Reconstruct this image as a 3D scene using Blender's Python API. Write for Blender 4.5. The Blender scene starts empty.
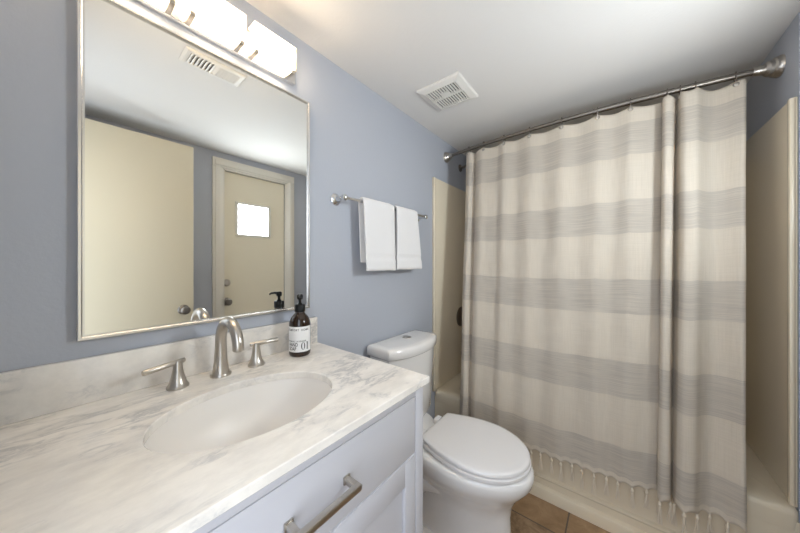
import bpy, bmesh, math, random
from mathutils import Vector, Matrix
random.seed(7)
S = bpy.context.scene
COL = S.collection
PI = math.pi

# ------------------------------------------------------------------ camera, world, fill light, exposure
CAM = (0.0, -1.0, 1.26)
cd = bpy.data.cameras.new('camera'); cam = bpy.data.objects.new('camera', cd); COL.objects.link(cam)
cam.location = CAM
cam.rotation_euler = (PI/2, 0, math.radians(38.504) - PI/2)
cd.sensor_width = 36.0; cd.lens = 273.23/800*36; cd.shift_y = -3.52/800; cd.clip_start = 0.01
S.camera = cam
S.view_settings.view_transform = 'Standard'; S.view_settings.look = 'None'
S.view_settings.gamma = 1.0; S.view_settings.use_curve_mapping = False
S.view_settings.exposure = 0.12
W = bpy.data.worlds.new('world'); S.world = W; W.use_nodes = True
W.node_tree.nodes['Background'].inputs[0].default_value = (0.80, 0.88, 1.0, 1)
W.node_tree.nodes['Background'].inputs[1].default_value = 0.9

def area(name, loc, rot, sx, sy, watts, col):
    l = bpy.data.lights.new(name, 'AREA'); l.shape = 'RECTANGLE'; l.size = sx; l.size_y = sy
    l.energy = watts; l.color = col
    o = bpy.data.objects.new(name, l); COL.objects.link(o); o.location = loc; o.rotation_euler = rot
    return o
# cool soft fill light, added in the doorway the photographer stands in
area('doorway_fill', (-0.205, -0.965, 1.24), (0, -PI/2, 0), 1.54, 0.66, 7.8, (0.80, 0.885, 1.0))
LAMP = 17.5      # shade glow
PANE = 46.0       # daylight on the door's little window

# ------------------------------------------------------------------ materials
def mat(name, col=(.8, .8, .8), rough=.5, metal=0.0, coat=0.0, spec=0.5, emit=None, estr=0.0):
    m = bpy.data.materials.new(name); m.use_nodes = True
    b = m.node_tree.nodes['Principled BSDF']
    b.inputs['Base Color'].default_value = (*col, 1); b.inputs['Roughness'].default_value = rough
    b.inputs['Metallic'].default_value = metal; b.inputs['Coat Weight'].default_value = coat
    b.inputs['Coat Roughness'].default_value = .05
    b.inputs['Specular IOR Level'].default_value = spec
    if emit:
        b.inputs['Emission Color'].default_value = (*emit, 1); b.inputs['Emission Strength'].default_value = estr
    return m
class NT:
    def __init__(s, m): s.t = m.node_tree; s.b = s.t.nodes['Principled BSDF']
    def n(s, k, **kw):
        x = s.t.nodes.new(k)
        for a, v in kw.items():
            if a in ('operation', 'blend_type', 'data_type', 'wave_type', 'bands_direction', 'noise_dimensions', 'interpolation_type', 'feature', 'distance', 'wave_profile'): setattr(x, a, v)
        return x
    def l(s, a, b): s.t.links.new(a, b)
    def coord(s, scale=(1, 1, 1), loc=(0, 0, 0), rot=(0, 0, 0)):
        c = s.n('ShaderNodeTexCoord'); m = s.n('ShaderNodeMapping')
        m.inputs['Scale'].default_value = scale; m.inputs['Location'].default_value = loc; m.inputs['Rotation'].default_value = rot
        s.l(c.outputs['Object'], m.inputs['Vector']); return m.outputs['Vector']
    def noise(s, vec, scale, detail=4, rough=.5, dist=0):
        x = s.n('ShaderNodeTexNoise'); s.l(vec, x.inputs['Vector']); x.inputs['Scale'].default_value = scale
        x.inputs['Detail'].default_value = detail; x.inputs['Roughness'].default_value = rough; x.inputs['Distortion'].default_value = dist
        return x.outputs['Fac']
    def ramp(s, fac, stops):
        r = s.n('ShaderNodeValToRGB'); e = r.color_ramp.elements
        while len(e) < len(stops): e.new(.5)
        for k, (p, c) in enumerate(stops): e[k].position = p; e[k].color = (*c, 1) if len(c) == 3 else c
        s.l(fac, r.inputs['Fac']); return r.outputs['Color']
    def math(s, op, a, b=None):
        m = s.n('ShaderNodeMath', operation=op)
        for k, v in enumerate((a, b)):
            if v is None: continue
            if isinstance(v, (int, float)): m.inputs[k].default_value = v
            else: s.l(v, m.inputs[k])
        return m.outputs[0]
    def mix(s, fac, a, b, blend='MIX'):
        m = s.n('ShaderNodeMix', data_type='RGBA', blend_type=blend)
        if isinstance(fac, (int, float)): m.inputs[0].default_value = fac
        else: s.l(fac, m.inputs[0])
        for k, v in ((6, a), (7, b)):
            if isinstance(v, tuple): m.inputs[k].default_value = (*v, 1)
            else: s.l(v, m.inputs[k])
        return m.outputs[2]
    def color(s, c): s.l(c, s.b.inputs['Base Color'])
    def bump(s, h, strength=.2, dist=.002):
        b = s.n('ShaderNodeBump'); b.inputs['Strength'].default_value = strength; b.inputs['Distance'].default_value = dist
        s.l(h, b.inputs['Height']); s.l(b.outputs['Normal'], s.b.inputs['Normal'])

def plaster(name, col, amt=.12, rough=.6):
    m = mat(name, col, rough, spec=.3); t = NT(m)
    t.bump(t.noise(t.coord(), 90, 4, .6), amt, .004); return m
M = {}
M['wall'] = plaster('blue_grey_paint', (0.455, 0.475, 0.525), .14)
M['ceiling'] = plaster('ceiling_paint', (0.78, 0.755, 0.725), .2, .8)
M['trim'] = mat('cream_trim_paint', (0.76, 0.72, 0.64), .35)
M['door'] = mat('cream_door_paint', (0.68, 0.605, 0.445), .38)
M['outdoor'] = mat('exterior_door_paint', (0.80, 0.73, 0.57), .38)
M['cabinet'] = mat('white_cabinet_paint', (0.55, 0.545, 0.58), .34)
M['ceramic'] = mat('white_china', (0.83, 0.81, 0.79), .12, coat=.5)
M['sink_china'] = mat('sink_china', (0.84, 0.80, 0.75), .38, coat=.0)
M['plastic'] = mat('white_seat_plastic', (0.80, 0.775, 0.765), .22)
M['tub'] = mat('almond_acrylic', (0.84, 0.735, 0.565), .25, coat=.2)
M['nickel'] = mat('brushed_nickel', (0.54, 0.50, 0.45), .28, 1.0)
M['darknickel'] = mat('satin_nickel_rod', (0.24, 0.215, 0.19), .36, 1.0)
M['chrome'] = mat('chrome', (0.72, 0.72, 0.72), .1, 1.0)
M['frame'] = mat('silver_frame', (0.78, 0.77, 0.75), .25, 1.0)
M['mirror'] = mat('mirror_silvering', (0.90, 0.91, 0.89), .0, 1.0)
M['vent'] = mat('white_vent_plastic', (0.80, 0.77, 0.72), .45)
M['ventdark'] = mat('vent_interior', (0.06, 0.057, 0.053), .8)
M['black'] = mat('black_plastic', (0.005, 0.005, 0.005), .45, spec=.25)
M['amber'] = mat('brown_bottle_glass', (0.020, 0.008, 0.003), .1, coat=.2)
M['paper'] = mat('label_paper', (0.80, 0.79, 0.78), .6)
M['ink'] = mat('label_ink', (0.012, 0.012, 0.012), .6)
M['gap'] = mat('dark_gap_strip', (0.03, 0.03, 0.03), .6)
M['shade'] = mat('glowing_frosted_glass', (0.9, 0.87, 0.8), .4, emit=(1.0, 0.82, 0.60), estr=LAMP)
M['pane'] = mat('daylit_frosted_pane', (0.9, 0.93, 0.97), .3, emit=(0.86, 0.94, 1.0), estr=PANE)
M['threshold'] = mat('door_threshold_metal', (0.45, 0.42, 0.38), .4, 1.0)

m = M['glass'] = bpy.data.materials.new('clear_shade_glass'); m.use_nodes = True
nt = m.node_tree; nt.nodes.clear()
o_ = nt.nodes.new('ShaderNodeOutputMaterial'); mx = nt.nodes.new('ShaderNodeMixShader'); mx.inputs[0].default_value = .22
tr = nt.nodes.new('ShaderNodeBsdfTransparent'); tr.inputs[0].default_value = (.97, .95, .92, 1)
tl = nt.nodes.new('ShaderNodeBsdfTranslucent'); tl.inputs[0].default_value = (.9, .82, .68, 1)
nt.links.new(tr.outputs[0], mx.inputs[1]); nt.links.new(tl.outputs[0], mx.inputs[2]); nt.links.new(mx.outputs[0], o_.inputs[0])

# marble
m = M['marble'] = mat('carrara_marble', (.8, .78, .75), .16, coat=.15); t = NT(m)
v = t.coord(rot=(0, 0, math.radians(28)), scale=(1, 2.6, 1.6))
warp = t.n('ShaderNodeTexNoise'); t.l(v, warp.inputs['Vector']); warp.inputs['Scale'].default_value = 3.2; warp.inputs['Detail'].default_value = 6
add = t.n('ShaderNodeMix', data_type='VECTOR')
vm = t.n('ShaderNodeVectorMath', operation='MULTIPLY_ADD'); t.l(warp.outputs['Color'], vm.inputs[0]); vm.inputs[1].default_value = (.5, .5, .5); t.l(v, vm.inputs[2])
vn = t.n('ShaderNodeTexNoise'); t.l(vm.outputs[0], vn.inputs['Vector']); vn.inputs['Scale'].default_value = 4.2; vn.inputs['Detail'].default_value = 9; vn.inputs['Roughness'].default_value = .62
vein = t.math('ABSOLUTE', t.math('SUBTRACT', vn.outputs['Fac'], .5))
veinc = t.ramp(vein, [(0.0, (.56, .545, .535)), (.02, (.75, .715, .67)), (.07, (.90, .855, .79))])
cloud = t.ramp(t.noise(t.coord(rot=(0, 0, .5), scale=(1, 2, 1)), 9, 8, .65), [(.30, (.72, .71, .705)), (.60, (1, 1, 1))])
mask = t.ramp(t.noise(t.coord(), 5, 3), [(.40, (0, 0, 0)), (.62, (1, 1, 1))])
base = t.mix(mask, (.90, .855, .79), veinc)
t.color(t.mix(.62, base, cloud, 'MULTIPLY'))

# slate-look floor tile
m = M['tile'] = mat('brown_slate_tile', (.2, .14, .09), .42); t = NT(m)
c = t.n('ShaderNodeTexCoord'); sx = t.n('ShaderNodeSeparateXYZ'); t.l(c.outputs['Object'], sx.inputs[0])
TS = .305
def grout(o, off):
    f = t.math('FRACT', t.math('ADD', t.math('DIVIDE', t.math('SUBTRACT', o, off), TS), 40.0))
    return t.math('LESS_THAN', t.math('MINIMUM', f, t.math('SUBTRACT', 1.0, f)), .0105)
g = t.math('MAXIMUM', grout(sx.outputs[0], 1.447), grout(sx.outputs[1], -.81))
fl = lambda o, off: t.math('FLOOR', t.math('ADD', t.math('DIVIDE', t.math('SUBTRACT', o, off), TS), 40.0))
cb = t.n('ShaderNodeCombineXYZ'); t.l(fl(sx.outputs[0], 1.447), cb.inputs[0]); t.l(fl(sx.outputs[1], -.81), cb.inputs[1])
wn = t.n('ShaderNodeTexWhiteNoise'); t.l(cb.outputs[0], wn.inputs[0])
n1 = t.ramp(t.noise(t.coord(), 11, 9, .7, .8), [(.3, (.15, .092, .05)), (.5, (.31, .20, .115)), (.68, (.46, .33, .20))])
n2 = t.mix(t.math('MULTIPLY', wn.outputs['Value'], .45), n1, (.42, .25, .12))
t.color(t.mix(g, n2, (.135, .10, .075)))
t.bump(t.math('SUBTRACT', t.noise(t.coord(), 30, 6), g), .35, .003)

# linen curtain: grey woven bands on cream
m = M['linen'] = mat('banded_linen', (.7, .65, .57), .9, spec=.1); t = NT(m)
c = t.n('ShaderNodeTexCoord'); sx = t.n('ShaderNodeSeparateXYZ'); t.l(c.outputs['UV'], sx.inputs[0])
zz = sx.outputs[1]                                     # UV v holds metres above the floor, UV u metres across the cloth
f = t.math('FRACT', t.math('ADD', t.math('DIVIDE', t.math('SUBTRACT', zz, 1.780), .378), 20.0))
band = t.math('MULTIPLY', t.math('LESS_THAN', f, .425), t.math('MULTIPLY', t.math('LESS_THAN', zz, 1.985), t.math('GREATER_THAN', zz, .298)))
uvm = t.n('ShaderNodeMapping'); uvm.inputs['Scale'].default_value = (6, 330, 1); t.l(c.outputs['UV'], uvm.inputs[0])
thr = t.noise(uvm.outputs[0], 1, 2, .5)
uvm2 = t.n('ShaderNodeMapping'); uvm2.inputs['Scale'].default_value = (260, 7, 1); t.l(c.outputs['UV'], uvm2.inputs[0])
thr2 = t.noise(uvm2.outputs[0], 1, 2, .5)
grey = t.ramp(thr, [(.34, (.52, .475, .425)), (.52, (.63, .575, .505)), (.70, (.76, .69, .595))])
cream = t.ramp(t.math('MULTIPLY', t.math('ADD', thr, thr2), .5), [(.36, (.76, .685, .58)), (.6, (.85, .77, .66))])
t.color(t.mix(t.math('MULTIPLY', band, .85), cream, grey))
t.bump(t.math('ADD', t.math('ADD', thr, thr2), t.math('MULTIPLY', t.noise(t.coord(), 55, 4), 1.2)), .25, .002)
b = t.b; b.inputs['Transmission Weight'].default_value = 0
tlb = t.n('ShaderNodeBsdfTranslucent'); tlb.inputs[0].default_value = (.75, .68, .58, 1)
ms = t.n('ShaderNodeMixShader'); ms.inputs[0].default_value = .34
out = t.t.nodes['Material Output']; t.l(b.outputs[0], ms.inputs[1]); t.l(tlb.outputs[0], ms.inputs[2]); t.l(ms.outputs[0], out.inputs[0])
M['yarn'] = mat('cotton_yarn', (.76, .67, .54), .95, spec=.1)

m = M['towel'] = mat('white_terry', (.82, .80, .79), .95, spec=.1); t = NT(m)
t.bump(t.noise(t.coord(), 420, 3, .7), .5, .003)
# brushed streaks in the nickel
for k in ('nickel', 'darknickel'):
    t = NT(M[k]); t.bump(t.noise(t.coord(scale=(1, 1, 14)), 60, 2), .03, .001)

# ------------------------------------------------------------------ mesh helpers
def box(bm, x0, x1, y0, y1, z0, z1, bev=0.0, seg=2):
    vs = [bm.verts.new(p) for p in ((x0,y0,z0),(x1,y0,z0),(x1,y1,z0),(x0,y1,z0),(x0,y0,z1),(x1,y0,z1),(x1,y1,z1),(x0,y1,z1))]
    fs = [bm.faces.new([vs[i] for i in q]) for q in ((3,2,1,0),(4,5,6,7),(0,1,5,4),(1,2,6,5),(2,3,7,6),(3,0,4,7))]
    if bev:
        es = list({e for f in fs for e in f.edges})
        bmesh.ops.bevel(bm, geom=es, offset=bev, segments=seg, affect='EDGES', profile=.5)
def loft(bm, rings, cap=True, closed=True):
    R = [[bm.verts.new(p) for p in r] for r in rings]
    n = len(R[0])
    for a, b_ in zip(R, R[1:]):
        for k in range(n if closed else n-1):
            j = (k+1) % n
            bm.faces.new((a[k], a[j], b_[j], b_[k]))
    if cap:
        bm.faces.new(R[0][::-1]); bm.faces.new(R[-1])
    return R
def frame_axes(d):
    d = Vector(d).normalized(); up = Vector((0, 0, 1)) if abs(d.z) < .9 else Vector((1, 0, 0))
    a = d.cross(up).normalized(); return a, a.cross(d).normalized()
def lathe(bm, prof, org, axis=(0, 0, 1), n=32, cap=True):
    """prof: (radius, distance along axis)"""
    a, b_ = frame_axes(axis); d = Vector(axis).normalized(); o = Vector(org)
    loft(bm, [[o + d*h + (a*math.cos(2*PI*k/n) + b_*math.sin(2*PI*k/n))*max(r, 1e-4) for k in range(n)] for r, h in prof], cap)
def tube(bm, pts, rad, n=16, cap=True, closed=False, flat=1.0):
    P = [Vector(p) for p in pts]; rings = []
    prev = None
    for i, p in enumerate(P):
        if closed: d = P[(i+1) % len(P)] - P[i-1]
        else: d = P[min(i+1, len(P)-1)] - P[max(i-1, 0)]
        d.normalize()
        if prev is None: a, b_ = frame_axes(d)
        else:
            a = (prev - d*prev.dot(d)).normalized(); b_ = a.cross(d)
        prev = a
        r = rad[i] if isinstance(rad, (list, tuple)) else rad
        rings.append([p + a*math.cos(2*PI*k/n)*r*flat + b_*math.sin(2*PI*k/n)*r for k in range(n)])
    if closed:
        loft(bm, rings + [rings[0]], False); bmesh.ops.remove_doubles(bm, verts=bm.verts, dist=1e-6)
    else: loft(bm, rings, cap)
def prism(bm, poly, axis, a0, a1):
    """extrude a 2-D outline along x, y or z"""
    def P(u, w, s): return {'x': (s, u, w), 'y': (u, s, w), 'z': (u, w, s)}[axis]
    loft(bm, [[P(u, w, a0) for u, w in poly], [P(u, w, a1) for u, w in poly]], True)
def root_of(o):
    while o.parent: o = o.parent
    return o
def obj(name, bm, m, parent=None, loc=None, sharp=35, label=None):
    bmesh.ops.recalc_face_normals(bm, faces=bm.faces)
    me = bpy.data.meshes.new(name)
    base = Vector(root_of(parent).location) if parent else Vector(loc or (0, 0, 0))
    bmesh.ops.translate(bm, verts=bm.verts, vec=-base)
    bm.to_mesh(me); bm.free()
    for p in me.polygons: p.use_smooth = True
    me.set_sharp_from_angle(angle=math.radians(sharp))
    me.materials.append(m)
    o = bpy.data.objects.new(name, me); COL.objects.link(o)
    if parent: o.parent = parent
    else: o.location = base
    if label: o['label'] = label
    return o
def tag(o, label, cat, group=None):
    o['label'] = label; o['category'] = cat
    if group: o['group'] = group
    return o
def thing(name, label, cat, loc, group=None):
    o = bpy.data.objects.new(name, None); COL.objects.link(o); o.location = loc
    o.empty_display_size = .1
    return tag(o, label, cat, group)
def struct(name, bm, m, label=None):
    o = obj(name, bm, m); o['kind'] = 'structure'
    if label: o['label'] = label
    return o
B = bmesh.new
def bx(*a, **k):
    bm = B(); box(bm, *a, **k); return bm

# ------------------------------------------------------------------ the room shell
ZC = 2.161                      # ceiling
YO = -1.56                      # wall opposite the mirror
YT = -1.51                      # tub end wall on that side
XL, XB = -0.10, 2.41            # doorway wall, wall behind the tub
struct('floor', bx(XL-.14, XB+.1, YO-.1, .1, -.1, 0), M['tile'], 'brown slate tile floor')
struct('ceiling', bx(XL-.14, XB+.1, YO-.1, .1, ZC, ZC+.1), M['ceiling'], 'off-white textured ceiling')
struct('wall_back', bx(XL-.14, XB+.1, 0, .1, 0, ZC), M['wall'], 'blue-grey painted wall behind the vanity and toilet')
struct('wall_right', bx(XB, XB+.1, YO-.1, 0, 0, ZC), M['wall'], 'blue-grey wall along the tub')
bm = B()                        # opposite wall with the opening for the outside door
DX0, DX1, DZ = .845, 1.395, 2.035
box(bm, XL-.14, DX0, YO-.1, YO, 0, ZC); box(bm, DX1, 1.66, YO-.1, YO, 0, ZC); box(bm, DX0, DX1, YO-.1, YO, DZ, ZC)
box(bm, 1.66, XB, YO-.1, YT, 0, ZC)
struct('wall_front', bm, M['wall'], 'blue-grey wall with the small exterior door')
bm = B()                        # doorway wall, open where the photographer stands
HY0, HY1, HZ = -1.31, -.62, 2.035
box(bm, XL-.12, XL, YO, HY0, 0, ZC); box(bm, XL-.12, XL, HY1, 0, 0, ZC); box(bm, XL-.12, XL, HY0, HY1, HZ, ZC)
struct('wall_left', bm, M['wall'], 'blue-grey wall with the bathroom doorway')
bm = B()
box(bm, .69, 1.595, -.014, 0, 0, .09, .003)
struct('baseboard_back', bm, M['trim'], 'cream baseboard behind the toilet')

def casing(name, x0, x1, z1, y, w=.075, th=.02, label=None):
    bm = B()
    for a, b_ in ((x0-w, x0), (x1, x1+w)):
        box(bm, a, b_, y, y+th*.65, 0, z1-.0005, .002)
        box(bm, a+.016, b_-.016, y+.003, y+th, 0, z1+.0155, .004)
    box(bm, x0-w, x1+w, y, y+th*.65, z1, z1+w, .003); box(bm, x0-w+.016, x1+w-.016, y+.003, y+th, z1+.016, z1+w-.016, .004)
    box(bm, x0-.001, x0+.012, y-.1, y+.004, 0, z1); box(bm, x1-.012, x1+.001, y-.1, y+.004, 0, z1); box(bm, x0, x1, y-.1, y+.004, z1-.012, z1+.001)
    return struct(name, bm, M['trim'], label)
casing('trim_1', DX0, DX1, DZ, YO, label='cream casing around the exterior door')

def knob(parent, x, y, z, dy=1, name='knob', r=.027):
    bm = B(); lathe(bm, [(.032, 0), (.032, .004), (.026, .009), (.011, .012), (.011, .03), (.018, .034), (r, .045), (r, .056), (.02, .064), (.006, .066)], (x, y, z), (0, dy, 0), 24)
    return obj(name, bm, M['darknickel'], parent)
# exterior door with a small daylit window
dr = bpy.data.objects.new('door_2', None); COL.objects.link(dr); dr.location = (DX0+.014, YO-.04, .005)
dr['kind'] = 'structure'; dr['label'] = 'cream exterior door with small bright window, knob and deadbolt'
WX0, WX1, WZ0, WZ1 = .968, 1.225, 1.51, 1.765
bm = B(); a, b_ = DX0+.015, DX1-.015; y0, y1 = YO-.055, YO-.02
box(bm, a, WX0, y0, y1, .006, DZ-.016); box(bm, WX1, b_, y0, y1, .006, DZ-.016)
box(bm, WX0, WX1, y0, y1, .006, WZ0); box(bm, WX0, WX1, y0, y1, WZ1, DZ-.016)
obj('door_panel', bm, M['outdoor'], dr)
bm = B(); w = .022
box(bm, WX0-w, WX0, y1, y1+.01, WZ0+.0003, WZ1-.0003, .001); box(bm, WX1, WX1+w, y1, y1+.01, WZ0+.0003, WZ1-.0003, .001)
box(bm, WX0-w, WX1+w, y1, y1+.01, WZ0-w, WZ0, .003); box(bm, WX0-w, WX1+w, y1, y1+.01, WZ1, WZ1+w, .003)
obj('window_frame', bm, M['trim'], dr)
obj('pane', bx(WX0, WX1, y1-.010, y1-.004, WZ0, WZ1), M['pane'], dr)
knob(dr, .878, y1, .94)
bm = B(); lathe(bm, [(.03, 0), (.03, .008), (.024, .014), (.02, .022), (.016, .024)], (.878, y1, 1.095), (0, 1, 0), 24); obj('deadbolt', bm, M['nickel'], dr)
obj('door_gap_strip', bx(DX1-.015, DX1-.0125, y0, y1+.003, .006, DZ-.014), M['gap'], dr)  # dark strip set into the gap between door edge and jamb
# the bathroom's own door, swung open flat before that wall
d1 = bpy.data.objects.new('door_1', None); COL.objects.link(d1); d1.location = (XL+.005, -1.345, .008)
d1['kind'] = 'structure'; d1['label'] = 'cream flush bathroom door standing open'
obj('door_panel', bx(XL+.005, .592, -1.372, -1.337, .01, 2.062, .002), M['door'], d1)
knob(d1, .535, -1.337, .945); knob(d1, .535, -1.372, .945, -1)
for z in (.25, 1.03, 1.82):
    bm = B(); lathe(bm, [(.007, 0), (.007, .09)], (XL+.006, -1.335, z), n=12); obj('hinge', bm, M['nickel'], d1)

# ------------------------------------------------------------------ tub and surround
ZT = .375
def rrect(x0, x1, y0, y1, r, z, n=8):
    pts = []
    for cx, cy, a0 in ((x1-r, y1-r, 0), (x0+r, y1-r, 90), (x0+r, y0+r, 180), (x1-r, y0+r, 270)):
        for k in range(n+1):
            a = math.radians(a0 + 90*k/n); pts.append((cx+r*math.cos(a), cy+r*math.sin(a), z))
    return pts
tub = thing('bathtub', 'almond bathtub with stepped apron behind the striped curtain', 'bathtub', (2.0, -.75, 0))
tx0, tx1, ty0, ty1 = 1.637, 2.408, -1.508, -.002
bm = B()
rings = [rrect(tx0+.004, tx1, ty0, ty1, .02, .30), rrect(tx0, tx1, ty0, ty1, .02, ZT-.022), rrect(tx0+.003, tx1, ty0, ty1, .02, ZT-.008), rrect(tx0+.012, tx1-.004, ty0+.004, ty1-.004, .02, ZT)]
rings += [rrect(tx0+.075, tx1-.05, ty0+.09, ty1-.09, .14, ZT), rrect(tx0+.09, tx1-.062, ty0+.105, ty1-.105, .14, ZT-.012), rrect(tx0+.11, tx1-.08, ty0+.14, ty1-.13, .15, .2), rrect(tx0+.15, tx1-.12, ty0+.24, ty1-.18, .16, .075), rrect(tx0+.22, tx1-.2, ty0+.34, ty1-.28, .14, .055)]
loft(bm, rings, False); bm.faces.new([bm.verts[-1-k] for k in range(0)]) if False else None
bm.verts.ensure_lookup_table(); n_ = len(rings[0]); bm.faces.new([bm.verts[len(bm.verts)-n_+k] for k in range(n_)])
obj('basin', bm, M['tub'], tub, sharp=50)
bm = B()
prof = [(1.612, 0), (1.612, .046), (1.615, .054), (1.622, .060), (1.632, .064), (1.634, .094), (1.628, .104), (1.630, .112), (1.640, .118), (1.6425, .13), (1.6425, .335), (1.66, .335), (1.66, 0)]
prism(bm, prof, 'y', ty0+.001, ty1-.001)
obj('apron', bm, M['tub'], tub, sharp=25)
bm = B(); lathe(bm, [(.022, 0), (.024, .004), (.01, .006)], (2.02, -.36, .056), n=20); obj('drain', bm, M['nickel'], tub)
bm = B(); lathe(bm, [(.036, 0), (.036, .01), (.03, .014)], (2.0, -.118, .28), (0, -1, 0), 24); obj('overflow_plate', bm, M['nickel'], tub)

ZS = 1.852
bm = B()
box(bm, 1.612, 2.3935, -.012, -.0005, ZT+.001, ZS, .004); box(bm, 1.612, 1.634, -.02, -.0005, ZT+.001, ZS, .006)
tag(obj('surround_panel', bm, M['tub'], loc=(2.0, -.006, ZT)), 'almond surround panel on the wall with the tub valve', 'shower surround panel', 'shower surround panels')
bm = B()
box(bm, 1.662, 2.3935, YT+.0005, YT+.012, ZT+.001, ZS+.01, .004); box(bm, 1.662, 1.684, YT+.0005, YT+.02, ZT+.001, ZS+.01, .006)
tag(obj('surround_panel', bm, M['tub'], loc=(2.0, YT+.006, ZT)), 'almond surround panel at the far right beyond the curtain\'s free edge', 'shower surround panel', 'shower surround panels')
bk = thing('surround_panel', 'almond surround panel along the back of the tub, behind the curtain', 'shower surround panel', (2.4, -.75, ZT), 'shower surround panels')
obj('panel_sheet', bx(2.394, 2.4095, YT+.001, -.001, ZT+.001, ZS, .004), M['tub'], bk)
for yc, s_ in ((-.0125, -1), (YT+.0125, 1)):
    bm = B(); prism(bm, [(2.394, yc), (2.394, yc+s_*.11), (2.37, yc+s_*.085), (2.33, yc+s_*.04), (2.28, yc)], 'z', ZT+.002, ZS-.02)
    obj('corner_column', bm, M['tub'], bk)

sh = thing('shower_sprayer', 'nickel shower head on a bent arm above the surround', 'shower sprayer', (2.04, -.003, 2.03))
bm = B(); lathe(bm, [(.03, 0), (.028, .006), (.014, .012)], (2.04, 0, 2.03), (0, -1, 0), 24); obj('flange', bm, M['darknickel'], sh)
bm = B(); tube(bm, [(2.04, -.004, 2.03), (2.04, -.05, 2.035), (2.04, -.09, 2.02), (2.04, -.125, 1.985)], .0095, 12); obj('arm', bm, M['darknickel'], sh)
bm = B(); lathe(bm, [(.012, 0), (.016, .02), (.034, .05), (.036, .06), (.03, .062)], (2.04, -.118, 1.992), (0, -.7, -.75), 24); obj('spray_head', bm, M['darknickel'], sh)
vl = thing('tub_valve', 'dark nickel tub valve trim on the surround panel', 'tub valve', (2.03, -.0125, .83))
bm = B(); lathe(bm, [(.078, 0), (.078, .004), (.062, .012), (.03, .018)], (2.03, -.0125, .83), (0, -1, 0), 36); obj('escutcheon', bm, M['darknickel'], vl)
bm = B(); lathe(bm, [(.026, .014), (.024, .05), (.018, .056)], (2.03, -.0125, .83), (0, -1, 0), 24); tube(bm, [(2.03, -.056, .83), (2.005, -.062, .775), (2.002, -.064, .755)], [.011, .009, .007], 12); obj('handle', bm, M['darknickel'], vl)
sp = thing('tub_spout', 'nickel tub spout below the valve on the surround', 'tub spout', (2.06, -.0125, .53))
bm = B(); tube(bm, [(2.06, -.0125, .53), (2.06, -.06, .53), (2.06, -.11, .527), (2.06, -.13, .515)], [.03, .027, .025, .02], 20); obj('spout_body', bm, M['darknickel'], sp)

# ------------------------------------------------------------------ curtain rod, rings, curtain
ZR = 2.045
def rodx(y): return 1.735 + .068*((y+.78)/.78)**2
rod = thing('shower_curtain_rod', 'bowed satin nickel shower curtain rod spanning wall to wall', 'curtain rod', (1.735, -.755, ZR))
R1, R2 = .0105, .013
bm = B(); tube(bm, [(rodx(y), y, ZR) for y in [-.01 - .9*k/40 for k in range(41)]], R1, 16); obj('rod', bm, M['darknickel'], rod)
bm = B(); tube(bm, [(rodx(y), y, ZR) for y in [-.90 - (1.5-.90)*k/30 for k in range(31)]], R2, 16); obj('rod', bm, M['darknickel'], rod)
fp = [(.037, 0), (.038, .006), (.034, .010), (.033, .017), (.027, .021), (.026, .03), (.018, .036), (.0155, .056), (.0135, .062)]
bm = B(); lathe(bm, fp, (rodx(0)+.002, 0, ZR), (-.17, -1, 0), 28); obj('flange', bm, M['nickel'], rod)
bm = B(); lathe(bm, [(r*1.08, h*1.25) for r, h in fp], (rodx(YT)+.002, YT, ZR), (-.17, 1, 0), 28); obj('flange', bm, M['nickel'], rod)

RING_Y = [-.20, -.31, -.445, -.595, -.76, -.92, -1.05, -1.18, -1.222, -1.27, -1.388]
ZTOP = 2.018
ringdesc = ['nearest the towel wall', 'second from the towel wall', 'third from the towel wall', 'fourth from the towel wall', 'fifth from the towel wall', 'sixth from the towel wall', 'last before the bunched pleats',
            'on the first bunched pleat', 'between the two bunched pleats', 'on the second bunched pleat', 'at the free edge beside the bare wall']
ring_root = None
for k, y in enumerate(RING_Y):
    x = rodx(y)
    rr = R1 if y > -.9 else R2
    lab = 'nickel curtain ring on the shower rod, ' + ringdesc[k]
    if ring_root is None:
        r = thing('curtain_ring', lab, 'curtain ring', (x, y, ZR), 'curtain rings on the shower rod')
        bm = B(); n = 28; pts = []
        for q in range(n+1):        # pear-shaped wire: round over the rod, narrow at the grommet
            a = PI*.5 + 2*PI*q/n
            px = .0155*math.cos(a)*(1 if math.sin(a) > 0 else 1+.15*math.sin(a)); pz = .0155*math.sin(a) if math.sin(a) > 0 else .040*math.sin(a)
            pts.append((x+px, y, ZR+pz))
        tube(bm, pts[:-1], .0021, 8, closed=True); obj('wire', bm, M['darknickel'], r)
        bm = B(); lathe(bm, [(.002, -.008), (.0075, -.006), (.0105, 0), (.0075, .006), (.002, .008)], (x-.012, y, ZR-.041), (1, 0, 0), 16); obj('button', bm, M['nickel'], r)
        bm = B(); tube(bm, [(x-.004, y+.0115*math.cos(a), ZR-.052+.0115*math.sin(a)) for a in [2*PI*i/20 for i in range(20)]], .0028, 8, closed=True); obj('grommet', bm, M['nickel'], r)
        ring_root = r
    else:
        r = ring_root.copy(); COL.objects.link(r); r.location = (x, y, ZR); r['label'] = lab
        for ch in list(ring_root.children):
            c_ = ch.copy(); COL.objects.link(c_); c_.parent = r

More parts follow.
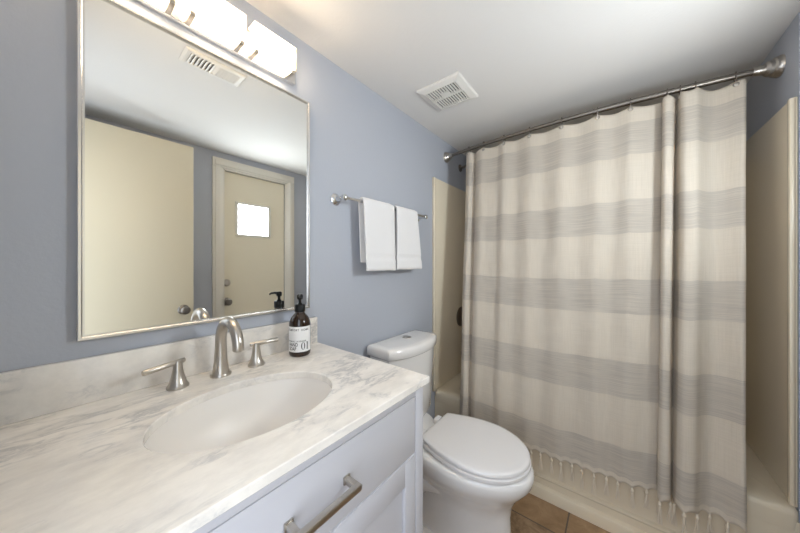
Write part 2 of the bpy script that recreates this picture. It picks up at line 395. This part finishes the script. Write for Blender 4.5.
FOLD = [(-.180, .004), (-.196, -.012), (-.215, -.022), (-.232, -.006), (-.243, .022), (-.262, -.004), (-.295, -.020), (-.345, .002), (-.40, .010), (-.45, -.008), (-.52, .012), (-.595, -.008), (-.675, .013), (-.76, -.008),
        (-.84, .013), (-.92, -.008), (-.985, .012), (-1.05, -.008), (-1.105, .008), (-1.150, .016), (-1.172, .022), (-1.163, -.016), (-1.172, -.038), (-1.193, -.034), (-1.204, -.004), (-1.212, .020), (-1.219, -.012), (-1.222, -.036), (-1.238, -.052),
        (-1.268, -.046), (-1.295, -.012), (-1.325, .010), (-1.36, .006), (-1.388, -.008), (-1.406, -.016), (-1.416, -.004), (-1.412, .006)]
def cat(P, n):
    out = []
    Q = [P[0]] + P + [P[-1]]
    for i in range(1, len(Q)-2):
        for k in range(n):
            u = k/n; a, b_, c_, d = Q[i-1], Q[i], Q[i+1], Q[i+2]
            out.append(tuple(.5*((2*b_[j]) + (-a[j]+c_[j])*u + (2*a[j]-5*b_[j]+4*c_[j]-d[j])*u*u + (-a[j]+3*b_[j]-3*c_[j]+d[j])*u**3) for j in range(2)))
    out.append(P[-1]); return out
FOLD = [(y, d*(.62 if y > -1.12 and y < -.25 else .85)) for y, d in FOLD]
prof = cat(FOLD, 9)
def sag(y):     # top hem droops between the rings
    ys = RING_Y
    for a, b_ in zip(ys, ys[1:]):
        if b_ <= y <= a:
            u = (a-y)/(a-b_); return 4*u*(1-u)*min(.055*(a-b_)/.15*1.0, .011)
    return 0.0
TS_ = .0505
def ybot(yt): return -.225 + (yt+.18)*(-1.372+.225)/(-1.424+.18)
def zbot(yb): return .268 + .012*math.cos(yb*5)
from mathutils import noise as mn
NV = 150
bm = B(); uvl = bm.loops.layers.uv.new('UVMap'); G = []
arc = [0.0]
for a, b_ in zip(prof, prof[1:]): arc.append(arc[-1] + math.hypot(b_[0]-a[0], b_[1]-a[1]))
UVC = {}
def curtain_pt(i, t):
    yt, dx = prof[i]
    yb = ybot(yt)
    ztop = ZTOP - sag(yt); zb = zbot(yb)
    # scalloped hem between the knots
    z = ztop + (zb-ztop)*t + .017*abs(math.sin(PI*(arc[i]+.01)/TS_))**.8*max(0, (t-.945)/.055)**1.5
    y = yt + (yb-yt)*t
    k = 1.0 + .25*math.sin(PI*t) 
    # gentle wide waves fade from the sharp top folds, pleat stays
    x = rodx(yt)*(1-t) + 1.572*t + dx*k - .004
    w = mn.noise(Vector((arc[i]*5, t*2.2, 3.1)))*.010*min(1, t*4+.2) + mn.noise(Vector((arc[i]*16, t*9, 7.7)))*.0035*min(1, t*5) + mn.noise(Vector((arc[i]*34, t*30, 1.3)))*.0016*min(1, t*5+.1)
    return Vector((x+w, y + mn.noise(Vector((t*3, i*.04, 9)))*.005*t, z))
for j in range(NV+1):
    row = []
    for i in range(len(prof)):
        v = bm.verts.new(curtain_pt(i, j/NV)); row.append(v)
        UVC[v] = (arc[i], ZTOP - .6*sag(prof[i][0])*(1-j/NV)**3 + (.268-ZTOP)*j/NV)
    G.append(row)
for j in range(NV):
    for i in range(len(prof)-1):
        f_ = bm.faces.new((G[j][i], G[j][i+1], G[j+1][i+1], G[j+1][i]))
        for lp in f_.loops: lp[uvl].uv = UVC[lp.vert]
cur = thing('shower_curtain', 'cream linen shower curtain with grey bands and knotted fringe', 'shower curtain', (1.572, -.84, .2))
co = obj('cloth', bm, M['linen'], cur, sharp=180)
so = co.modifiers.new('solid', 'SOLIDIFY'); so.thickness = .0022; so.offset = 0
# knotted tassels along the hem
q = -.01 + TS_*.55; 
s = TS_*.8
while s < arc[-1]-.005:
    s_k = round((s)/TS_)*TS_ - .01
    if s_k < .004: s += TS_; continue
    i = min(range(len(arc)), key=lambda k_: abs(arc[k_]-s_k))
    p = curtain_pt(i, 1.0)
    bm = B()
    lathe(bm, [(.002, .006), (.0035, 0), (.0062, -.006), (.0064, -.011), (.004, -.016)], p, n=10)
    L = random.uniform(.060, .080)
    for st in range(8):
        a = 2*PI*st/8 + random.random(); r0 = .0018; r1 = random.uniform(.004, .0105)
        tube(bm, [p + Vector((math.cos(a)*(r0+(r1-r0)*u)*.8 + .002*math.sin(5*u+st), math.sin(a)*(r0+(r1-r0)*u), -.013 - L*u*random.uniform(.97, 1.0))) for u in (0, .25, .5, .75, 1)], [.0019, .0021, .0021, .002, .0014], 5)
    obj('tassel', bm, M['yarn'], cur)
    s += TS_

# ------------------------------------------------------------------ vanity
ZK = .9275; KT = .020
VX0, VX1 = -.082, .683
FY = -.550                       # cabinet face
van = thing('vanity_cabinet', 'white shaker vanity cabinet under the marble countertop', 'cabinet', (.30, -.28, 0))
cx0, cx1 = VX0+.01, VX1-.008
bm = B(); zt = ZK-KT-.0005
box(bm, cx0, cx0+.018, FY+.02, -.012, .0, zt, .001); box(bm, cx1-.018, cx1, FY+.02, -.012, .0, zt, .001)
box(bm, cx0+.018, cx1-.018, -.024, -.012, .1, zt-.02); box(bm, cx0+.018, cx1-.018, FY+.02, -.024, .10, .118)
box(bm, cx0+.018, cx1-.018, FY+.07, FY+.085, 0, .1)
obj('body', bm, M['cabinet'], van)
bm = B()                         # face frame
box(bm, cx0, cx0+.036, FY, FY+.02, 0, zt, .0012); box(bm, cx1-.036, cx1, FY, FY+.02, 0, zt, .0012)
box(bm, cx0+.036, cx1-.036, FY, FY+.02, zt-.026, zt, .0012); box(bm, cx0+.036, cx1-.036, FY, FY+.02, .085, .125, .0012)
box(bm, cx0+.036, cx1-.036, FY+.004, FY+.02, .690, .735)
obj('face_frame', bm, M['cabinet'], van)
dx0, dx1 = cx0+.0385, cx1-.0385
ZD1, ZD0 = zt-.0285, .722
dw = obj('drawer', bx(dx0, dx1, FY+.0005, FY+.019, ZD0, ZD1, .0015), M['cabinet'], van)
def bar_pull(parent, x, z, L=.144, vert=False):
    bm = B(); w = .0065; y = FY
    if not vert:
        box(bm, x-L/2, x+L/2, y-.042, y-.029, z-w, z+w, .0018)
        for s in (-1, 1): box(bm, x+s*(L/2-w)-w, x+s*(L/2-w)+w, y-.030, y-.001, z-w, z+w, .0018); box(bm, x+s*(L/2-w)-.0085, x+s*(L/2-w)+.0085, y-.004, y+.0004, z-.0085, z+.0085, .001)
    else:
        box(bm, x-w, x+w, y-.042, y-.029, z-L/2, z+L/2, .0018)
        for s in (-1, 1): box(bm, x-w, x+w, y-.030, y-.001, z+s*(L/2-w)-w, z+s*(L/2-w)+w, .0018)
    return obj('handle', bm, M['nickel'], parent, label='brushed nickel bar handle')
bar_pull(dw, .317, .802)
xm = (dx0+dx1)/2
for a, b_, hx in ((dx0, xm-.0015, xm-.03), (xm+.0015, dx1, xm+.03)):
    bm = B(); z0, z1 = .128, .717; st = .047
    box(bm, a, a+st, FY+.0005, FY+.019, z0, z1, .0012); box(bm, b_-st, b_, FY+.0005, FY+.019, z0, z1, .0012)
    box(bm, a+st, b_-st, FY+.0005, FY+.019, z0, z0+st, .0012); box(bm, a+st, b_-st, FY+.0005, FY+.019, z1-.066, z1, .0012)
    box(bm, a+st-.003, b_-st+.003, FY+.010, FY+.016, z0+st-.003, z1-.063)
    dd = obj('door', bm, M['cabinet'], van)
    bar_pull(dd, hx, .58, .144, True)

# countertop with an oval cut-out
SX, SY, SA, SB = .297, -.318, .197, .146
def ell(a, b_, z, n=72, dx=0, dy=0): return [(SX+dx+a*math.cos(2*PI*k/n), SY+dy+b_*math.sin(2*PI*k/n), z) for k in range(n)]
def rect_ring(x0, x1, y0, y1, z, n=72):
    out = []
    for k in range(n):
        c_, s_ = math.cos(2*PI*k/n), math.sin(2*PI*k/n)
        tx = (x1-SX)/c_ if c_ > 1e-9 else ((x0-SX)/c_ if c_ < -1e-9 else 1e9)
        ty = (y1-SY)/s_ if s_ > 1e-9 else ((y0-SY)/s_ if s_ < -1e-9 else 1e9)
        t_ = min(tx, ty); out.append([SX+t_*c_, SY+t_*s_, z])
    for X in (x0, x1):
        for Y in (y0, y1):
            k = min(range(n), key=lambda i: (out[i][0]-X)**2+(out[i][1]-Y)**2); out[k] = [X, Y, z]
    return out
kb = (VX0, VX1, -.5675, -.0005); e = .0018
bm = B()
loft(bm, [ell(SA, SB, ZK-KT), ell(SA, SB, ZK-.002), ell(SA+.002, SB+.002, ZK), rect_ring(kb[0]+e, kb[1]-e, kb[2]+e, kb[3], ZK), rect_ring(*kb, ZK-e), rect_ring(*kb, ZK-KT+e), rect_ring(kb[0]+e, kb[1]-e, kb[2]+e, kb[3], ZK-KT), ell(SA, SB, ZK-KT)], False)
bmesh.ops.remove_doubles(bm, verts=bm.verts, dist=1e-6)
tag(obj('countertop', bm, M['marble'], loc=(.30, -.28, ZK-KT)), 'grey-veined white marble countertop on the vanity cabinet', 'countertop')
tag(obj('backsplash', bx(VX0, VX1-.004, -.0195, -.0005, ZK+.0002, 1.0345, .0015), M['marble'], loc=(.30, -.01, ZK)), 'low marble backsplash strip on the wall below the mirror', 'backsplash')

snk = thing('sink', 'white oval undermount sink set into the marble countertop', 'sink', (SX, SY, ZK-.17))
bm = B(); zr = ZK-KT-.0008
R_ = [ell(SA+.022, SB+.022, zr), ell(SA+.004, SB+.004, zr), ell(SA+.001, SB+.001, zr-.008)]
for u in (.15, .3, .45, .6, .72, .82, .9, .96): 
    a = math.cos(u*PI/2)**.62; R_.append(ell(SA*a, SB*a, zr-.008-.135*math.sin(u*PI/2)**1.2))
R_.append(ell(.024, .024, zr-.147))
outer = [ell(.03, .03, zr-.16)] + [ell((SA+.012)*math.cos(u*PI/2)**.62, (SB+.012)*math.cos(u*PI/2)**.62, zr-.012-.143*math.sin(u*PI/2)**1.2) for u in (.9, .72, .45, .15)] + [ell(SA+.022, SB+.022, zr-.01)]
loft(bm, R_ + outer + [R_[0]], False); bmesh.ops.remove_doubles(bm, verts=bm.verts, dist=1e-6)
obj('bowl', bm, M['sink_china'], snk, sharp=60)
bm = B(); lathe(bm, [(.023, -.004), (.024, .001), (.022, .003), (.017, .002), (.016, .005), (.005, .007)], (SX, SY, zr-.146), n=28); obj('drain', bm, M['nickel'], snk)

# faucet: spout and two lever handles
fau = thing('faucet', 'brushed nickel gooseneck faucet with two lever handles behind the sink', 'faucet', (.304, -.078, ZK))
FX, FYY = .304, -.078
bm = B()
lathe(bm, [(.0272, 0), (.0272, .006), (.0250, .009)], (FX, FYY, ZK), n=36)
pts, rad = [], []
for h, r in ((.006, .0240), (.02, .0205), (.045, .0172), (.07, .0158), (.095, .0148)): pts.append((FX, FYY, ZK+h)); rad.append(r)
cR = .063
for k in range(1, 15):
    a = PI - (PI*.97)*k/14; pts.append((FX+.0, FYY - cR - cR*math.cos(a), ZK+.100+cR*1.05*math.sin(a))); rad.append(.0148 - .0008*k/14)
pts.append((FX, FYY-2*cR+.002, ZK+.098)); rad.append(.0136)
tube(bm, pts, rad, 24)
obj('spout', bm, M['nickel'], fau, sharp=40)
for s in (-1, 1):
    hx = FX + s*.1015; hy = FYY
    bm = B()
    lathe(bm, [(.0245, 0), (.0245, .006), (.0220, .009), (.0180, .018), (.014, .032), (.0112, .048), (.0098, .064), (.0085, .071), (.004, .072)], (hx, hy, ZK), n=32)
    h_ = obj('handle', bm, M['nickel'], fau)
    bm = B()
    if s < 0: a, b_ = Vector((hx+.016, hy+.006, ZK+.068)), Vector((hx-.072, hy-.018, ZK+.063))
    else: a, b_ = Vector((hx-.016, hy+.006, ZK+.068)), Vector((hx+.070, hy-.004, ZK+.069))
    tube(bm, [a, a.lerp(b_, .02), a.lerp(b_, .5), a.lerp(b_, .98), b_], [.0054, .0064, .0068, .0072, .0064], 16)
    obj('lever', bm, M['nickel'], h_)

# soap bottle
bx_, by_ = .553, -.093
bot = thing('soap_bottle', 'brown glass pump soap bottle with white label, on the countertop corner', 'soap bottle', (bx_, by_, ZK))
BR = .0372
bm = B(); lathe(bm, [(.001, .003), (.028, .0022), (.033, .0), (BR-.001, .004), (BR, .010), (BR, .112), (BR-.002, .122), (.031, .134), (.022, .145), (.0165, .151), (.0155, .156), (.0155, .163), (.001, .163)], (bx_, by_, ZK), n=48); obj('glass_body', bm, M['amber'], bot)
bm = B(); n = 60; R0, R1_ = [], []
LA = math.atan2(-.907, -.553)        # towards the camera
LZ0, LZ1 = .018, .107
rings = []
a0, a1 = LA-2.2, LA+1.25
lab_in = [[(bx_+(BR+.0001)*math.cos(a0+(a1-a0)*k/n), by_+(BR+.0001)*math.sin(a0+(a1-a0)*k/n), ZK+z) for k in range(n+1)] for z in (LZ0, LZ1)]
lab_out = [[(bx_+(BR+.0005)*math.cos(a0+(a1-a0)*k/n), by_+(BR+.0005)*math.sin(a0+(a1-a0)*k/n), ZK+z) for k in range(n+1)] for z in (LZ0, LZ1)]
loft(bm, [lab_in[0], lab_in[1], lab_out[1], lab_out[0], lab_in[0]], False, closed=False); bmesh.ops.remove_doubles(bm, verts=bm.verts, dist=1e-7)
lb = obj('label_sticker', bm, M['paper'], bot)
bm = B(); lathe(bm, [(.0165, .155), (.0185, .156), (.0185, .178), (.0165, .181), (.008, .182), (.008, .186), (.0052, .187), (.0052, .203), (.001, .203)], (bx_, by_, ZK), n=28); obj('pump_collar', bm, M['black'], bot)
bm = B(); nd = Vector((-.48, -.88, 0)).normalized()
lathe(bm, [(.0085, .200), (.0105, .204), (.0105, .214), (.008, .218), (.001, .219)], (bx_, by_, ZK), n=24)
p0 = Vector((bx_, by_, ZK+.2125)); tube(bm, [p0, p0+nd*.02, p0+nd*.034+Vector((0, 0, -.0015)), p0+nd*.042+Vector((0, 0, -.006))], [.006, .005, .0042, .0038], 14)
obj('pump_head', bm, M['black'], bot)
# printing, bent round the label
def bend(me_bm, u0, z0, ac):
    for v in me_bm.verts:
        a = ac + (v.co.x+u0)/BR
        r = BR+.0006+v.co.z
        v.co = Vector((bx_+r*math.cos(a), by_+r*math.sin(a), ZK+z0+v.co.y))
def text_bm(s, size, bold=0.0, sxx=1.0, spacing=1.0):
    cu = bpy.data.curves.new('lettering', 'FONT'); cu.body = s; cu.size = size; cu.align_x = 'LEFT'; cu.offset = bold; cu.space_character = spacing; cu.resolution_u = 3
    o = bpy.data.objects.new('lettering', cu); COL.objects.link(o); bpy.context.view_layer.update()
    me = bpy.data.meshes.new_from_object(o.evaluated_get(bpy.context.evaluated_depsgraph_get()))
    bm = B(); bm.from_mesh(me); bpy.data.objects.remove(o); bpy.data.curves.remove(cu); bpy.data.meshes.remove(me)
    bmesh.ops.triangulate(bm, faces=bm.faces); bmesh.ops.subdivide_edges(bm, edges=[e_ for e_ in bm.edges if e_.calc_length() > .004], cuts=2)
    for v in bm.verts: v.co.x *= sxx
    return bm
def letter(s, size, u0, z0, bold=0.0, sxx=1.0, spacing=1.0, ac=LA):
    bm = text_bm(s, size, bold, sxx, spacing); bend(bm, u0, z0, ac); return obj('lettering', bm, M['ink'], lb)
letter('COMFORT  HOME', .0100, -.050, .0925, .00012, .92, 1.12)
letter('ORGANIC LAVENDER', .0078, -.048, .0535, .0001, .86, 1.1)
letter('HAND', .0176, -.0415, .0388, .0003, .68)
letter('SOAP', .0176, -.0415, .0244, .0003, .68)
def ring_poly(bm, outer, inner):
    n = len(outer); A = [bm.verts.new((x, y, 0)) for x, y in outer]; C = [bm.verts.new((x, y, 0)) for x, y in inner]
    for k in range(n): bm.faces.new((A[k], A[(k+1) % n], C[(k+1) % n], C[k]))
bm = B(); n = 32                     # high-contrast serif 01
ring_poly(bm, [(.0070*math.cos(2*PI*k/n)+.007, .0135*math.sin(2*PI*k/n)+.0135) for k in range(n)], [(.0035*math.cos(2*PI*k/n)+.007, .0128*math.sin(2*PI*k/n)+.0135) for k in range(n)])
for q_ in ([(.0205, 0), (.0245, 0), (.0245, .027), (.0205, .0262)], [(.0175, 0), (.0275, 0), (.0275, .0012), (.0175, .0012)], [(.0170, .0235), (.0205, .0248), (.0205, .0262), (.0170, .0246)]):
    bm.faces.new([bm.verts.new((x, y, .00002)) for x, y in q_])
bend(bm, .0040, .0255, LA); obj('lettering', bm, M['ink'], lb)

# ------------------------------------------------------------------ mirror and vanity light
MX0, MX1, MZ0, MZ1 = .029, .641, 1.078, 1.912
mir = thing('mirror', 'large rectangular mirror in a thin silver frame over the vanity', 'mirror', ((MX0+MX1)/2, -.01, MZ0))
bm = B(); w = .0085; yf = -.0245
def fside(p):     # mitred frame: loft of an L-ish profile round the four corners
    pass
sec = [(0, -.0005), (0, yf+.002), (.002, yf), (w-.002, yf), (w, yf+.002), (w, -.0185), (w+.004, -.0185), (w+.004, -.0005)]
rings = [[(MX0+d_, y, MZ0+d_), (MX1-d_, y, MZ0+d_), (MX1-d_, y, MZ1-d_), (MX0+d_, y, MZ1-d_)] for d_, y in sec]
loft(bm, rings + [rings[0]], False); bmesh.ops.remove_doubles(bm, verts=bm.verts, dist=1e-7)
obj('frame', bm, M['frame'], mir, sharp=20)
obj('mirror_glass', bx(MX0+w-.0005, MX1-w+.0005, -.0180, -.012, MZ0+w-.0005, MZ1-w+.0005), M['mirror'], mir)

vlt = thing('vanity_light', 'three-shade glowing wall light above the mirror', 'wall light', (.2925, -.002, 1.99))
obj('backplate', bx(.022, .580, -.020, -.0005, 1.953, 2.058, .003), M['frame'], vlt)
bm = B(); tube(bm, [(.052, -.050, 2.018), (.552, -.050, 2.018)], .009, 16)
for x in (.2155, .3885): tube(bm, [(x, -.018, 2.018), (x, -.050, 2.018)], .009, 16)
obj('crossbar', bm, M['nickel'], vlt)
for k in range(3):
    x0 = .055 + .173*k; x1 = x0+.148
    sd = obj('shade', bx(x0+.005, x1-.005, -.074, -.029, 1.967, 2.040, .003), M['shade'], vlt)
    bm = B()
    loft(bm, [[(x0, -.079, z), (x1, -.079, z), (x1, -.025, z), (x0, -.025, z)] for z in (1.959, 2.046)], False)
    obj('clear_glass', bm, M['glass'], sd)
    obj('top_cap', bx(x0, x1, -.079, -.025, 2.0465, 2.0495, .0008), M['vent'], sd)
    for xa in (x1-.017, x0+.003):
        obj('clip', bx(xa, xa+.014, -.072, -.019, 1.9535, 1.9655, .002), M['nickel'], sd)

# ------------------------------------------------------------------ towel bar and towels
ZB = 1.548; YB = -.064
tb = thing('towel_bar', 'chrome towel bar with round posts on the blue-grey wall', 'towel bar', (1.09, -.002, ZB))
bm = B(); tube(bm, [(.776, YB, ZB), (1.44, YB, ZB)], .0075, 16); obj('bar', bm, M['chrome'], tb)
for x in (.786, 1.43):
    bm = B(); lathe(bm, [(.026, .0005), (.027, .005), (.022, .010), (.012, .016), (.0095, .03), (.0095, .046), (.0125, .052), (.015, .062), (.0135, .072), (.006, .077)], (x, 0, ZB-.001), (0, -1, 0), 28); obj('post', bm, M['chrome'], tb)
def towel(lab, x0, x1, xb0, xb1, zf, zb_, seed):
    r = .0086; T = .0125; path = []
    n1 = 26
    for k in range(n1): path.append((YB+r+.001, zb_ + (ZB-zb_)*k/n1))
    for k in range(13): a = PI*k/12; path.append((YB+math.cos(a)*(r+.001), ZB+math.sin(a)*(r+.001)))
    n2 = 40
    for k in range(1, n2+1):
        u = k/n2; path.append((YB-r-.001-.006*u, ZB+(zf-ZB)*u))
    # outline: inner side then outer side
    N = len(path); out = []
    nor = []
    for i in range(N):
        d = Vector((path[min(i+1, N-1)][0]-path[max(i-1, 0)][0], path[min(i+1, N-1)][1]-path[max(i-1, 0)][1])).normalized(); nor.append(Vector((d.y, -d.x)))
    def thick(i):
        z = path[i][1]; f_ = 1.0
        if i > N-n2:
            u = z - zf
            if .052 < u < .078: f_ = .72
            if .0 <= u < .004: f_ = .6
        return T*f_
    inner = [Vector(path[i]) for i in range(N)]
    outer = [Vector(path[i]) + nor[i]*thick(i)*(1 if nor[i].length else 1) for i in range(N)]
    # nor must point away from the bar
    if (outer[N//2-10]-Vector((YB, ZB))).length < (inner[N//2-10]-Vector((YB, ZB))).length:
        outer = [Vector(path[i]) - nor[i]*thick(i) for i in range(N)]
    poly = inner + outer[::-1]
    K = 22; rings = []
    for k in range(K+1):
        u = k/K; e_ = min(u, 1-u)*K
        sq = 1.0 if e_ > 2 else (.55, .82, .95)[int(e_)]
        ring = []
        for idx, p in enumerate(poly):
            i = idx if idx < N else 2*N-1-idx
            mid = (inner[i]+outer[i])/2
            q = mid + (p-mid)*sq
            t_ = max(0, (ZB-q.y)/(ZB-zf))
            x = (x0+(xb0-x0)*t_) + ((x1+(xb1-x1)*t_)-(x0+(xb0-x0)*t_))*u
            nz = mn.noise(Vector((x*9+seed, q.y*6, seed)))*.0045*t_ + mn.noise(Vector((x*30+seed, q.y*22, seed)))*.0012*t_
            ring.append((x, q.x + nz*(1 if i > N//2 else .4), q.y + .003*mn.noise(Vector((x*14, seed, 2)))*t_))
        rings.append(ring)
    bm = B(); loft(bm, rings, True)
    tag(obj('towel', bm, M['towel'], loc=((x0+x1)/2, YB, zf), sharp=60), lab, 'towel', 'hand towels on the bar')
towel('white hand towel folded over the bar, nearer the mirror', .885, 1.105, .900, 1.108, 1.222, 1.262, 1.7)
towel('white hand towel folded over the bar, nearer the shower', 1.128, 1.318, 1.126, 1.356, 1.224, 1.262, 5.2)

# ------------------------------------------------------------------ ceiling fan grille and register
fx0, fx1, fy0, fy1 = 1.172, 1.414, -.417, -.175
fan = thing('exhaust_fan', 'square white exhaust fan grille on the ceiling', 'exhaust fan', ((fx0+fx1)/2, (fy0+fy1)/2, ZC))
bm = B(); i_ = .036
rings = [[(fx0+d_, fy0+d_, z), (fx1-d_, fy0+d_, z), (fx1-d_, fy1-d_, z), (fx0+d_, fy1-d_, z)] for d_, z in ((0, ZC-.0005), (0, ZC-.006), (.006, ZC-.011), (i_-.002, ZC-.019), (i_, ZC-.018), (i_, ZC-.002))]
loft(bm, rings, False); obj('cover_frame', bm, M['vent'], fan, sharp=20)
obj('backing', bx(fx0+i_-.002, fx1-i_+.002, fy0+i_-.002, fy1-i_+.002, ZC-.004, ZC-.0005), M['ventdark'], fan)
bm = B(); ns = 12
for k in range(ns):
    y = fy0+i_ + (fy1-fy0-2*i_)*(k+.5)/ns; box(bm, fx0+i_, fx1-i_, y-.0034, y+.0034, ZC-.0175, ZC-.012)
cxm, cym = (fx0+fx1)/2, (fy0+fy1)/2
box(bm, cxm-.005, cxm+.005, fy0+i_, fy1-i_, ZC-.0178, ZC-.006); box(bm, cxm-.036, cxm-.004, cym-.02, cym+.02, ZC-.0182, ZC-.008)
obj('grille', bm, M['vent'], fan)
rx0, rx1, ry0, ry1 = .335, .575, -.555, -.435
reg = thing('air_register', 'white slatted air register on the ceiling, seen in the mirror', 'air register', ((rx0+rx1)/2, (ry0+ry1)/2, ZC))
bm = B(); i_ = .022
rings = [[(rx0+d_, ry0+d_, z), (rx1-d_, ry0+d_, z), (rx1-d_, ry1-d_, z), (rx0+d_, ry1-d_, z)] for d_, z in ((0, ZC-.0005), (0, ZC-.003), (.008, ZC-.007), (i_, ZC-.008), (i_, ZC-.002))]
loft(bm, rings, False); obj('cover_frame', bm, M['vent'], reg, sharp=20)
obj('backing', bx(rx0+i_-.002, rx1-i_+.002, ry0+i_-.002, ry1-i_+.002, ZC-.0025, ZC-.0005), M['ventdark'], reg)
bm = B(); ns = 14
for k in range(ns):
    x = rx0+i_ + (rx1-rx0-2*i_)*(k+.5)/ns; s = -.006 if k < ns/2 else .006
    prism(bm, [(x-s-.001, ZC-.003), (x-s+.001, ZC-.003), (x+s+.001, ZC-.011), (x+s-.001, ZC-.011)], 'y', ry0+i_, ry1-i_)
obj('louvres', bm, M['vent'], reg)

# ------------------------------------------------------------------ toilet
TX = 1.170; TKX = 1.180
toi = thing('toilet', 'white two-piece toilet with closed lid beside the vanity', 'toilet', (TX, -.40, 0))
def egg(yb, yf, hw, z, n=56, sq=2.3, wide=.42, dx=0):
    """closed outline, blunt at the wall end, rounder in front"""
    yc = yb + (yf-yb)*wide; out = []
    for k in range(n):
        a = 2*PI*k/n; c_, s_ = math.cos(a), math.sin(a)
        p = sq if s_ > 0 else 2.0
        x = hw*math.copysign(abs(c_)**(2/p), c_); y = math.copysign(abs(s_)**(2/p), s_)
        out.append((TX+dx+x, yc + (y*(yb-yc) if y > 0 else y*(yc-yf)), z))
    return out
bm = B()
sec = [(-.13, -.668, .116, 0, 2.6), (-.13, -.668, .116, .014, 2.6), (-.135, -.660, .108, .03, 2.6), (-.15, -.655, .105, .12, 2.5), (-.17, -.652, .108, .20, 2.5), (-.19, -.660, .124, .255, 2.5), (-.205, -.688, .154, .305, 2.5),
       (-.21, -.716, .177, .340, 2.5), (-.215, -.736, .189, .370, 2.6), (-.215, -.742, .192, .397, 2.7), (-.217, -.739, .189, .414, 2.7), (-.222, -.731, .181, .421, 2.7), (-.27, -.69, .14, .422, 2.5), (-.30, -.66, .12, .40, 2.3), (-.34, -.6, .08, .28, 2.2)]
loft(bm, [egg(a, b_, c_, d, sq=q_) for a, b_, c_, d, q_ in sec], True)
# deck that carries the tank
bm2 = [(-.025, -.265, .118, .36), (-.022, -.27, .122, .385), (-.022, -.27, .122, .415), (-.026, -.266, .118, .423)]
loft(bm, [egg(a, b_, c_, d, sq=6, wide=.5) for a, b_, c_, d in bm2], True)
loft(bm, [egg(a, b_, c_, d, sq=4, wide=.5) for a, b_, c_, d in ((-.06, -.30, .085, 0), (-.06, -.30, .08, .2), (-.04, -.28, .095, .365))], True)
# trapway bulge each side
for s_ in (-1, 1):
    tube(bm, [(TX+s_*.05, -.47, .24), (TX+s_*.07, -.42, .255), (TX+s_*.082, -.36, .265), (TX+s_*.088, -.29, .25), (TX+s_*.085, -.235, .19), (TX+s_*.083, -.21, .10), (TX+s_*.085, -.205, .005)], [.03, .042, .05, .052, .052, .05, .052], 20)
    tube(bm, [(TX+s_*.07, -.40, .003), (TX+s_*.112, -.33, .012), (TX+s_*.115, -.25, .012), (TX+s_*.085, -.17, .004)], [.02, .03, .03, .02], 14)
obj('bowl', bm, M['ceramic'], toi, sharp=55)
for s in (-1, 1):
    bm = B(); lathe(bm, [(.015, 0), (.015, .006), (.012, .014), (.005, .018)], (TX+s*.125, -.275, .036), n=18); obj('bolt_cap', bm, M['ceramic'], toi)
# tank
bm = B()
def tank_ring(hw, yb, yf, z, bow, n=12):
    pts = []; TX = TKX; hw = hw + .008
    r = .035
    fr = [(-hw + 2*hw*k/n) for k in range(n+1)]
    front = [(TX+x, yf + bow*(1 - (1-(abs(x)/hw)**2.4)), z) for x in fr]
    # round the ends a little
    left = [(TX-hw, yf+bow+.012, z), (TX-hw, (yf+yb)/2, z), (TX-hw, yb-.012, z), (TX-hw+.008, yb-.002, z), (TX-hw+.02, yb, z)]
    right = [(TX+hw-.02, yb, z), (TX+hw-.008, yb-.002, z), (TX+hw, yb-.012, z), (TX+hw, (yf+yb)/2, z), (TX+hw, yf+bow+.012, z)]
    return left + right + front[::-1]
loft(bm, [tank_ring(.155, -.03, -.175, .424, .03), tank_ring(.168, -.025, -.183, .44, .035), tank_ring(.178, -.022, -.195, .55, .045), tank_ring(.190, -.018, -.208, .72, .052), tank_ring(.194, -.018, -.212, .806, .055)], True)
obj('tank', bm, M['ceramic'], toi, sharp=55)
bm = B()
L0 = .797
loft(bm, [tank_ring(.201, -.013, -.220, L0, .058), tank_ring(.206, -.010, -.226, L0+.006, .060), tank_ring(.206, -.010, -.226, L0+.036, .060), tank_ring(.203, -.013, -.222, L0+.046, .060), tank_ring(.196, -.02, -.212, L0+.0515, .058), tank_ring(.17, -.04, -.185, L0+.054, .05)], True)
lid = obj('tank_lid', bm, M['ceramic'], toi, sharp=55)
bm = B(); lathe(bm, [(.024, -.002), (.024, .002), (.022, .0035), (.0205, .0025), (.020, .0045), (.004, .005)], (TX+.03, -.092, L0+.054), n=32); obj('flush_button', bm, M['nickel'], lid)
# seat and lid
def seat_ring(d, z):
    """straight back edge with crisp corners, widening to an oval front"""
    yb, yc, yf, hb, hw = -.283-d, -.515, -.728+d, .128-d, .185-d
    R = [(hb*(1-2*k/8), yb) for k in range(1, 8)]
    left = [(-(hb + (hw-hb)*math.sin(PI/2*k/12)**.9), yb+(yc-yb)*k/12) for k in range(0, 12)]
    front = [(-hw*math.cos(PI*k/32), yc-(yc-yf)*math.sin(PI*k/32)) for k in range(33)]
    right = [(-x, y) for x, y in left[::-1]]
    return [(TX+.006+x, y, z) for x, y in R + left + front + right]
bm = B(); loft(bm, [seat_ring(.006, .424), seat_ring(0, .428), seat_ring(0, .438), seat_ring(.005, .442), seat_ring(.03, .442)], True); obj('seat', bm, M['plastic'], toi, sharp=50)
bm = B(); loft(bm, [seat_ring(.008, .4445), seat_ring(.003, .447), seat_ring(.003, .457), seat_ring(.008, .462), seat_ring(.02, .4645), seat_ring(.06, .466)], True); obj('seat_lid', bm, M['plastic'], toi, sharp=50)
for s in (-1, 1):
    bm = B(); box(bm, TX+s*.075-.024, TX+s*.075+.024, -.282, -.248, .4235, .452, .009, 4); obj('hinge', bm, M['plastic'], toi)
